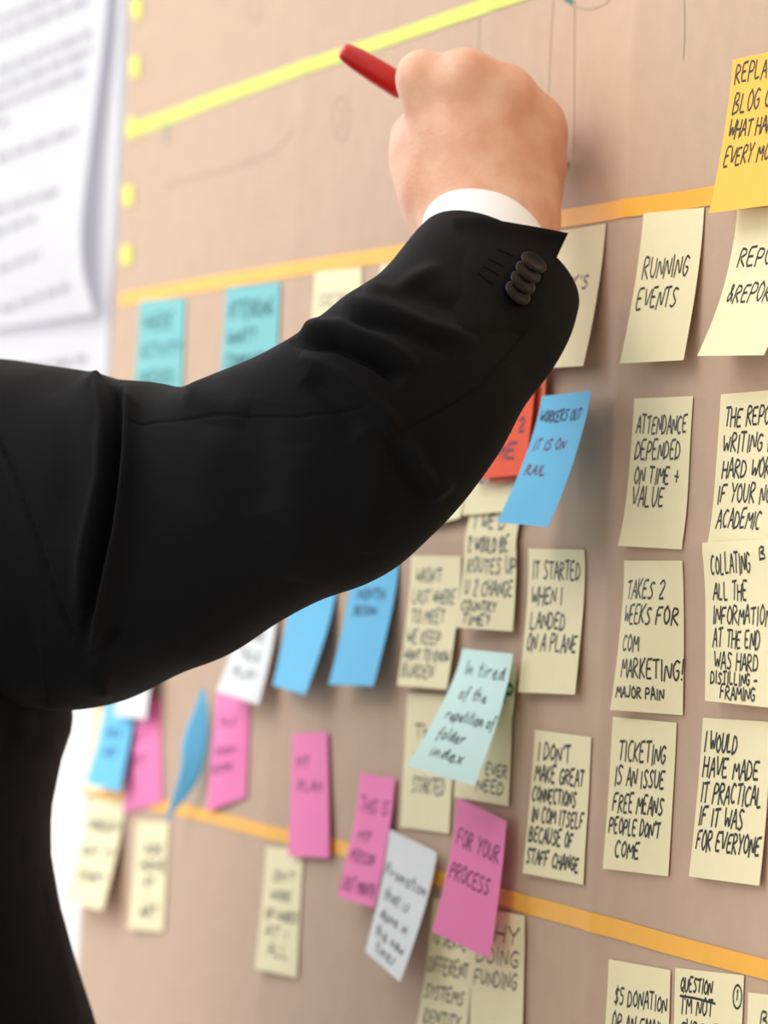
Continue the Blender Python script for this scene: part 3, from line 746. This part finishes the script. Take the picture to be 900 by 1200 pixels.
# the body: one continuous figure; hand of the raised arm modelled finger by finger
H_ = lambda px, py, z: tuple(at(px, py, z))
hand = [
    # back of the hand: metacarpals
    ('c', H_(548,262,1.948), H_(508,128,1.958), .021, .0150, .010),
    ('c', H_(563,262,1.944), H_(548,110,1.950), .022, .0155, .014),
    ('c', H_(582,262,1.945), H_(592,122,1.953), .022, .0145, .014),
    ('c', H_(598,262,1.950), H_(625,158,1.964), .021, .0135, .014),
    ('c', H_(610,250,1.958), H_(636,196,1.972), .018, .0125, .014),
    ('c', H_(532,262,1.953), H_(500,190,1.975), .019, .0160, .014),
    # forearm and wrist up the sleeve
    ('c', H_(575,268,1.942), H_(568,340,1.908), .0235, .0225, .012),
    ('c', H_(548,266,1.943), H_(548,330,1.912), .0225, .0215, .012),
    ('c', H_(600,272,1.946), H_(590,345,1.910), .0210, .0215, .012),
    # knuckles
    ('e', H_(496,90,1.957), np.eye(3), (.0138,.0138,.0138), .012),
    ('e', H_(547,88,1.948), np.eye(3), (.0134,.0134,.0134), .012),
    ('e', H_(594,108,1.952), np.eye(3), (.0126,.0126,.0126), .013),
    ('e', H_(630,143,1.965), np.eye(3), (.0122,.0122,.0122), .016),
    ('c', H_(552,108,1.958), H_(596,128,1.962), .0100, .0098, .008),
    ('c', H_(596,126,1.962), H_(629,158,1.970), .0102, .0105, .009),
    # index finger
    ('c', H_(496,92,1.957), H_(505,89,1.995), .0120, .0096, .006),
    ('c', H_(505,89,1.995), H_(542,128,2.014), .0092, .0080, .003),
    ('c', H_(542,128,2.014), H_(567,160,2.009), .0080, .0068, .003),
    # middle finger
    ('c', H_(547,90,1.948), H_(552,96,1.994), .0122, .0098, .006),
    ('c', H_(552,96,1.994), H_(578,140,2.017), .0094, .0082, .003),
    ('c', H_(578,140,2.017), H_(592,176,2.011), .0082, .0068, .003),
    # ring finger
    ('c', H_(594,110,1.952), H_(594,114,1.994), .0116, .0092, .006),
    ('c', H_(594,114,1.994), H_(607,152,2.013), .0088, .0078, .003),
    ('c', H_(607,152,2.013), H_(609,184,2.011), .0078, .0064, .003),
    # little finger
    ('c', H_(630,145,1.965), H_(624,148,1.992), .0104, .0082, .006),
    ('c', H_(624,148,1.992), H_(629,176,2.003), .0078, .0070, .003),
    ('c', H_(629,176,2.003), H_(622,196,2.012), .0068, .0058, .003),
    # thumb, pressing the pen from below
    ('c', H_(512,228,1.960), H_(488,160,1.984), .0165, .0122, .018),
    ('c', H_(488,160,1.984), H_(512,166,1.996), .0108, .0094, .005),
    ('c', H_(512,166,1.996), H_(546,178,1.999), .0092, .0074, .003),
]
ST = [  # top px, bottom px, depth
    ((-70,420),(-40,770),2.00), ((-20,420),(20,815),1.975), ((30,427),(75,830),1.945), ((75,433),(112,829),1.925), ((118,443),(150,815),1.905), ((165,447),(200,792),1.888), ((215,453),(255,771),1.872),
    ((265,434),(312,735),1.856), ((312,414),(368,706),1.842), ((350,392),(425,686),1.830), ((378,369),(468,662),1.824), ((402,348),(505,628),1.824),
    ((424,334),(540,588),1.830), ((444,321),(573,542),1.840), ((460,305),(606,486),1.856), ((474,287),(642,440),1.874), ((483,276),(663,404),1.890), ((491,269),(673,374),1.904)]
rows = [tuple(at(*((a[0]+b[0])/2, (a[1]+b[1])/2), z)) + tuple((at(*a, z) - at(*b, z)) / 2) for a, b, z in ST]
shoulderR = at(-30, 590, 1.99); elbowR = at(425, 548, 1.850)
wr = Vector(H_(572, 320, 1.918))
lo = np.array(at(566,180,1.97)) - .11; hi = np.array(at(566,180,1.97)) + .11
hv, hf = surface_nets(sdf_fn(hand), lo, hi, .0014)
# rest of the body, coarser, under the clothes
S_L = Vector((TX - .172, TCY, ZSH - .085)); E_L = S_L + Vector((-.05, -.03, -.30)); W_L = E_L + Vector((0, .10, -.24))
HC = Vector((TX, TCY - .005, ZSH + .225))
hip = lambda s: Vector((TX + s * .095, TCY - .01, .90)); kn = lambda s: Vector((TX + s * .105, TCY + .005, .48)); an = lambda s: Vector((TX + s * .11, TCY - .02, .09))
I3 = np.eye(3)
body = [
    ('e', (TX, TCY - .005, ZSH - .20), I3, (.165, .098, .23), .05), ('e', (TX, TCY - .01, 1.02), I3, (.15, .095, .20), .08),
    ('c', (TX - .11, TCY, ZSH - .07), (TX + .11, TCY, ZSH - .07), .050, .050, .04),
    ('c', (TX, TCY - .01, ZSH - .02), (TX, TCY + .005, ZSH + .13), .060, .055, .03),
    ('c', tuple(S_L), tuple(E_L), .042, .036, .03), ('c', tuple(E_L), tuple(W_L), .038, .026, .02),
    ('c', (TX + .13, TCY + .01, ZSH - .08), tuple(cr(rows, .04)[:3]), .046, .044, .03),
] + [('c', tuple(cr(rows, a)[:3]), tuple(cr(rows, b)[:3]), ra, rb, .015) for a, b, ra, rb in ((.04, .22, .044, .042), (.22, .42, .042, .036), (.42, .56, .036, .034), (.56, .75, .034, .028), (.75, .95, .028, .0225))]
for s in (-1, 1):
    body += [('c', tuple(hip(s)), tuple(kn(s)), .085, .055, .04), ('c', tuple(kn(s)), tuple(an(s)), .052, .036, .02), ('c', tuple(an(s) + Vector((0, -.02, -.05))), tuple(an(s) + Vector((0, .15, -.06))), .030, .026, .02)]
# left hand, loosely curled
for i in range(4):
    b0 = W_L + Vector((.0, (-.028 + .019 * i), -.085 + .004 * abs(i - 1.5)))
    body += [('c', tuple(W_L + Vector((0, -.012 + .008 * i, -.01))), tuple(b0), .017, .0125, .012),
             ('c', tuple(b0), tuple(b0 + Vector((.012, 0, -.036))), .0098, .0085, .004), ('c', tuple(b0 + Vector((.012, 0, -.036))), tuple(b0 + Vector((.034, 0, -.055 + .004 * abs(i - 2)))), .0085, .007, .003)]
body += [('c', tuple(W_L + Vector((.01, .02, -.02))), tuple(W_L + Vector((.025, .05, -.06))), .016, .0115, .01), ('c', tuple(W_L + Vector((.025, .05, -.06))), tuple(W_L + Vector((.034, .05, -.098))), .011, .0085, .004)]
head = [
    ('e', tuple(HC + Vector((0, -.012, .03))), I3, (.076, .094, .094), .02), ('e', tuple(HC + Vector((0, .022, -.045))), I3, (.058, .068, .072), .035),
    ('e', tuple(HC + Vector((0, .074, -.098))), I3, (.022, .018, .017), .02),
    ('c', tuple(HC + Vector((0, .088, .012))), tuple(HC + Vector((0, .108, -.032))), .009, .0125, .010),
    ('c', tuple(HC + Vector((-.012, .097, -.036))), tuple(HC + Vector((.012, .097, -.036))), .007, .007, .006),
    ('cut', tuple(HC + Vector((-.032, .094, .012))), I3, (.017, .014, .010), .012), ('cut', tuple(HC + Vector((.032, .094, .012))), I3, (.017, .014, .010), .012),
    ('c', tuple(HC + Vector((-.05, .070, .030))), tuple(HC + Vector((.05, .070, .030))), .011, .011, .015),
    ('c', tuple(HC + Vector((-.020, .081, -.062))), tuple(HC + Vector((.020, .081, -.062))), .007, .007, .006), ('c', tuple(HC + Vector((-.017, .080, -.072))), tuple(HC + Vector((.017, .080, -.072))), .0075, .0075, .005),
    ('e', tuple(HC + Vector((-.078, -.012, -.010))), I3, (.008, .020, .031), .006), ('e', tuple(HC + Vector((.078, -.012, -.010))), I3, (.008, .020, .031), .006),
    ('c', tuple(HC + Vector((0, -.02, -.10))), (TX, TCY - .01, ZSH + .02), .056, .060, .02),
]
b1v, b1f = surface_nets(sdf_fn(body), (TX - .36, TCY - .3, -.01), (TX + .62, TCY + .48, ZSH + .14), .011)
b2v, b2f = surface_nets(sdf_fn(head), np.array(HC) - np.array((.12, .15, .25)), np.array(HC) + .16, .0042)
allv = np.concatenate([hv, b1v, b2v]); allf = [tuple(f) for f in hf] + [tuple(f + len(hv)) for f in b1f] + [tuple(f + len(hv) + len(b1v)) for f in b2f]
person = mesh('person', [Vector(v) - PERSON_AT for v in allv], [tuple(int(i) for i in f) for f in allf], M_SKIN)
person.location = PERSON_AT
sm = person.modifiers.new('soft', 'SMOOTH'); sm.factor = 0.5; sm.iterations = 4
tag(person, 'person in a black suit reaching to write on the brown paper with a red marker', 'person')
def pmesh(name, V, F, material, parent=None, smooth=True):
    par = parent or person
    return mesh(name, [Vector(v) - PERSON_AT for v in V], F, material, par, smooth)

jacket = pmesh('jacket', V, F, M_SUIT)

# --- raised sleeve
nr, na = 340, 420
def sleeve_frame(t):
    r = cr(rows, t); c = Vector(r[:3]); e1 = Vector(r[3:])
    q = cr(rows, min(1, t + .01)); p = cr(rows, max(0, t - .01))
    tan = (Vector(q[:3]) - Vector(p[:3])).normalized()
    e2 = tan.cross(e1).normalized()
    if e2.dot(F_) > 0: e2 = -e2       # e2 faces the camera side
    return c, e1, e2, tan
def sleeve_ring(t, scale=1.0, n=na, shift=0.0):
    c, e1, e2, tan = sleeve_frame(t)
    r = e1.length
    dep = r * (0.80 if t < .5 else 0.80 - 0.16 * min(1, (t - .5) / .4))
    dep = min(dep, .072)
    ring = []
    for i in range(n):
        ph = 2 * math.pi * i / n
        c_, s_ = math.cos(ph), math.sin(ph); e = 0.92
        ring.append(c + e1 * (math.copysign(abs(c_) ** e, c_) * scale) + e2 * (dep * math.copysign(abs(s_) ** e, s_) * scale) + tan * shift)
    return ring
rings = [sleeve_ring(k / nr) for k in range(nr + 1)]
# turned-in hem at the cuff so the sleeve is open and has thickness
for k in range(0, 40):
    rings.append(sleeve_ring(1 - k * .004, .955))
V, F = tube(rings, True, False)
V, F = with_folds(V, F)
sleeve = pmesh('sleeve', V, F, M_SUIT, jacket)
SB = BVHTree.FromPolygons([tuple(v) for v in V], F)
def hit(px, py):
    r = ray(px, py).normalized()
    loc, nrm, i, d = SB.ray_cast(CAM, r)
    if loc is None: loc = at(px, py, 1.86); nrm = -r
    if nrm.dot(r) > 0: nrm = -nrm
    return loc, nrm
# placket of the cuff vent: the upper flap that ends in the free corner
def flap():
    """depth comes from the sleeve where there is sleeve behind, and carries on smoothly past it"""
    top = [(530,257),(560,255),(600,261),(635,267),(666,273)]
    bot = [(520,440),(540,425),(562,412),(584,402),(606,400)]
    n = 18; G = []
    for j in range(n + 1):
        row = []
        for i in range(n + 1):
            a = cr(top, i / n); b = cr(bot, i / n); t = j / n
            px = a[0] + (b[0] - a[0]) * t; py = a[1] + (b[1] - a[1]) * t
            r = ray(px, py); loc, nrm, k_, d = SB.ray_cast(CAM, r.normalized())
            z = (loc - CAM).dot(F_) if loc is not None else None
            row.append([px, py, z])
        G.append(row)
    # fill the missing depths along each row from the nearest known pair
    for row in G:
        known = [(k, q[2]) for k, q in enumerate(row) if q[2] is not None and q[2] < 1.93]
        for k, q in enumerate(row):
            if q[2] is None or q[2] >= 1.93:
                if len(known) > 4:
                    k1, z1 = known[-1]; k0, z0 = known[-5]
                    q[2] = z1 + (z1 - z0) / (k1 - k0) * (k - k1) * 0.6
                else: q[2] = 1.885
    for _ in range(6):
        Z = [[q[2] for q in row] for row in G]
        for j in range(n + 1):
            for i in range(n + 1):
                nb = [Z[min(n, max(0, j + a))][min(n, max(0, i + b))] for a in (-1, 0, 1) for b in (-1, 0, 1)]
                G[j][i][2] = sum(nb) / 9
    V, F = [], []
    for off in (.0030, .0012):
        for j, row in enumerate(G):
            for i, q in enumerate(row):
                fade = min(1.0, i / 5.0) * min(1.0, (n - j) / 4.0)
                V.append(at(q[0], q[1], q[2] - off * fade + .0015 * (1 - fade)))
    N = (n + 1) ** 2
    for j in range(n):
        for i in range(n):
            a = j * (n + 1) + i
            F.append((a, a + n + 1, a + n + 2, a + 1)); F.append((N + a, N + a + 1, N + a + n + 2, N + a + n + 1))
    rim = [i for i in range(n + 1)] + [(j * (n + 1) + n) for j in range(1, n + 1)] + [n * (n + 1) + i for i in range(n - 1, -1, -1)] + [j * (n + 1) for j in range(n - 1, 0, -1)]
    for a, b in zip(rim, rim[1:] + rim[:1]): F.append((a, b, N + b, N + a))
    return V, F
V, F = flap()
fl = pmesh('cuff_placket', V, F, M_SUIT, jacket)
FB = BVHTree.FromPolygons([tuple(v) for v in V], F)
def hit2(px, py):
    r = ray(px, py).normalized()
    best = None
    for B in (SB, FB):
        loc, nrm, i, d = B.ray_cast(CAM, r)
        if loc is not None and (best is None or d < best[2]): best = (loc, nrm if nrm.dot(r) < 0 else -nrm, d)
    return best
for k, (px, py) in enumerate(((622,312),(615,323),(609,335),(603,347))):
    h = hit2(px, py); p, nrm = h[0], h[1]
    ax = (nrm + Vector(R_) * .0 + Vector(D_) * (-.12)).normalized()
    V, F = lathe(p + ax * .0008, ax, [(0, .0055), (.0004, .0070), (.0018, .0074), (.0028, .0070), (.0031, .0058), (.0024, .0047), (.0022, .0015), (.0022, .0)], 28)
    pmesh('button', V, F, M_BUTTON, jacket)
for (x0, y0, x1, y1) in ((583,292,601,300),(572,303,590,312),(567,312,584,322),(560,320,578,334)):
    pts = []
    V, F = [], []
    for i in range(9):
        t = i / 8; px = x0 + (x1 - x0) * t; py = y0 + (y1 - y0) * t
        h = hit2(px, py); p, nrm = h[0], h[1]
        q = hit2(px + (x1-x0)*.05, py + (y1-y0)*.05)[0]
        side = nrm.cross((q - p).normalized()).normalized()
        for s in (-1, 0, 1): V.append(p + side * (.0007 * s) + nrm * (.0005 if s == 0 else .0001))
    for i in range(8):
        for s in range(2): F.append((3*i+s, 3*i+s+1, 3*i+s+4, 3*i+s+3))
    pmesh('buttonhole', V, F, M_THREAD, jacket)

# --- shirt cuff showing past the sleeve
CU = [((505,292),(648,392),1.893), ((500,274),(650,362),1.908), ((497,258),(644,322),1.925), ((497,247),(634,290),1.940)]
crow = [tuple(at((a[0]+b[0])/2, (a[1]+b[1])/2, z)) + tuple((at(*a, z) - at(*b, z)) / 2) for a, b, z in CU]
def cuff(t, scale=1.0, n=96):
    r = cr(crow, t); c = Vector(r[:3]); e1 = Vector(r[3:])
    q = cr(crow, min(1, t + .02)); p = cr(crow, max(0, t - .02))
    tan = (Vector(q[:3]) - Vector(p[:3])).normalized(); e2 = tan.cross(e1).normalized()
    if e2.dot(F_) > 0: e2 = -e2
    dep = .0265
    return [c + e1 * (math.cos(2*math.pi*i/n) * scale) + e2 * (dep * math.sin(2*math.pi*i/n) * scale) for i in range(n)]
rings = [cuff(k / 30) for k in range(31)] + [cuff(1 - k / 30, .955) for k in range(31)]
V, F = tube(rings, False, False)
pmesh('shirt_cuff', V, F, M_SHIRT)

# --- the other sleeve, collar, lapels, trousers, shoes, hair, eyes
def limb(points, radii, n=40, m_=60, squash=1.0):
    rr = [tuple(p) + (r,) for p, r in zip(points, radii)]
    rings = []
    for k in range(m_ + 1):
        q = cr(rr, k / m_); a = Vector(cr(rr, max(0, k / m_ - .01))[:3]); b = Vector(cr(rr, min(1, k / m_ + .01))[:3])
        tan = (b - a).normalized(); e1 = tan.cross(Vector((0, 1, 0))).normalized(); e2 = e1.cross(tan)
        rings.append([Vector(q[:3]) + (e1 * math.cos(2*math.pi*i/n) + e2 * (squash * math.sin(2*math.pi*i/n))) * q[3] for i in range(n)])
    return tube(rings)
V, F = limb([S_L + Vector((.02, 0, .045)), S_L + Vector((-.012, 0, -.06)), S_L.lerp(E_L, .6), E_L, E_L.lerp(W_L, .5), W_L + Vector((0, -.012, .02))], [.075, .085, .078, .070, .062, .052])
pmesh('sleeve', V, F, M_SUIT, jacket)
V, F = limb([W_L + Vector((0, -.01, .06)), W_L + Vector((0, -.004, .03)), W_L + Vector((0, 0, .005))], [.040, .039, .038], m_=12)
pmesh('shirt_cuff', V, F, M_SHIRT)
def band(z0, z1, r0, r1, ycen, th=.004, ry=1.1, gap=.35, n=60):
    V, F = [], []
    prof = [(z0, r0), (z1, r1), (z1, r1 - th), (z0, r0 - th)]
    for i in range(n + 1):
        a = math.pi / 2 + gap + (2 * math.pi - 2 * gap) * i / n
        for z, r in prof: V.append((TX + r * math.cos(a), ycen + r * ry * math.sin(a), z))
    for i in range(n):
        for k in range(4): F.append((4*i+k, 4*i+(k+1)%4, 4*i+4+(k+1)%4, 4*i+4+k))
    F += [(0, 1, 2, 3), tuple(4*n + k for k in (3, 2, 1, 0))]
    return V, F
V, F = band(ZSH + .045, ZSH + .095, .078, .070, TCY); pmesh('shirt_collar', V, F, M_SHIRT)
V, F = band(ZSH + .030, ZSH + .075, .092, .080, TCY - .004, .007, 1.1, .55); pmesh('jacket_collar', V, F, M_SUIT, jacket)
for s in (-1, 1):
    V, F = limb([hip(s) + Vector((0, 0, .06)), hip(s) + Vector((0, 0, -.05)), hip(s).lerp(kn(s), .6), kn(s), kn(s).lerp(an(s), .6), an(s) + Vector((0, 0, .0))], [.096, .100, .092, .080, .072, .074], squash=.95)
    pmesh('trouser_leg', V, F, M_TROUSER)
    sh = [('c', tuple(an(s) + Vector((0, -.055, -.052))), tuple(an(s) + Vector((0, .10, -.055))), .037, .040, .02), ('c', tuple(an(s) + Vector((0, .10, -.058))), tuple(an(s) + Vector((0, .19, -.066))), .040, .024, .02), ('c', tuple(an(s) + Vector((0, -.03, -.04))), tuple(an(s) + Vector((0, 0, .01))), .040, .044, .02)]
    f0 = sdf_fn(sh); f1 = lambda P: smax(f0(P), -(P[:, 2] - .0), .004)
    v_, f_ = surface_nets(f1, np.array(an(s)) - .14, np.array(an(s)) + np.array((.14, .25, .10)), .006)
    pmesh('shoe', v_, [tuple(int(i) for i in f) for f in f_], M_SHOE)
hair = [('e', tuple(HC + Vector((0, -.022, .045))), I3, (.083, .098, .090), .01), ('e', tuple(HC + Vector((0, -.05, -.01))), I3, (.075, .066, .075), .03),
        ('cut', tuple(HC + Vector((0, .12, -.04))), I3, (.12, .10, .115), .01), ('cut', tuple(HC + Vector((.085, .01, -.03))), I3, (.03, .035, .055), .01), ('cut', tuple(HC + Vector((-.085, .01, -.03))), I3, (.03, .035, .055), .01)]
v_, f_ = surface_nets(sdf_fn(hair), np.array(HC) - .16, np.array(HC) + .16, .005)
pmesh('hair', v_, [tuple(int(i) for i in f) for f in f_], M_HAIR)
for s in (-1, 1):
    c = HC + Vector((s * .032, .071, .012))
    V, F = lathe(c - Vector((0, .0115, 0)), Vector((0, 1, 0)), [(.0115 - .0115 * math.cos(a), .0115 * math.sin(a)) for a in [math.pi * i / 12 for i in range(13)]], 20)
    e = pmesh('eye', V, F, M_EYE)
    V, F = lathe(c + Vector((0, .0102, 0)), Vector((0, 1, 0)), [(0, .0052), (.0012, .0045), (.0016, .0)], 16)
    pmesh('iris', V, F, M_IRIS, e)
    V, F = limb([c + Vector((-.016, .000, .020)), c + Vector((0, .0035, .024)), c + Vector((.016, .000, .020))], [.002, .0035, .002], 10, 10)
    pmesh('eyebrow', V, F, M_HAIR)

# ------------------------------------------------------------------ the red marker held in the fist
pa = at(400, 58, 1.980); pb = at(641, 208, 2.009)
ax = (pb - pa).normalized()
pen = bpy.data.objects.new('marker_pen', None); COL.objects.link(pen); pen.location = pa
tag(pen, 'red-capped marker pen gripped in the writing hand', 'pen')
def pobj(name, prof, material, n=32):
    V, F = lathe(Vector((0, 0, 0)), ax, prof, n)
    return mesh(name, V, F, material, pen)
Lp = (pb - pa).length
pobj('cap', [(0, .0022), (.0004, .0036), (.0016, .0046), (.004, .0052), (.010, .0060), (.022, .0066), (.034, .0068), (.0385, .0067), (.039, .0060)], M_REDPEN)
pobj('barrel', [(.0386, .0056), (.046, .0058), (Lp - .030, .0060), (Lp - .026, .0052), (Lp - .012, .0040)], M_GREYPEN)
pobj('nib', [(Lp - .012, .0026), (Lp - .004, .0016), (Lp, .0006)], M_TEALMARK)

for s in SIZES: print('NOTE', s)
print('CAM', CAM, 'TX', TX, 'TCY', TCY, 'ZSH', ZSH, 'YF', YF)
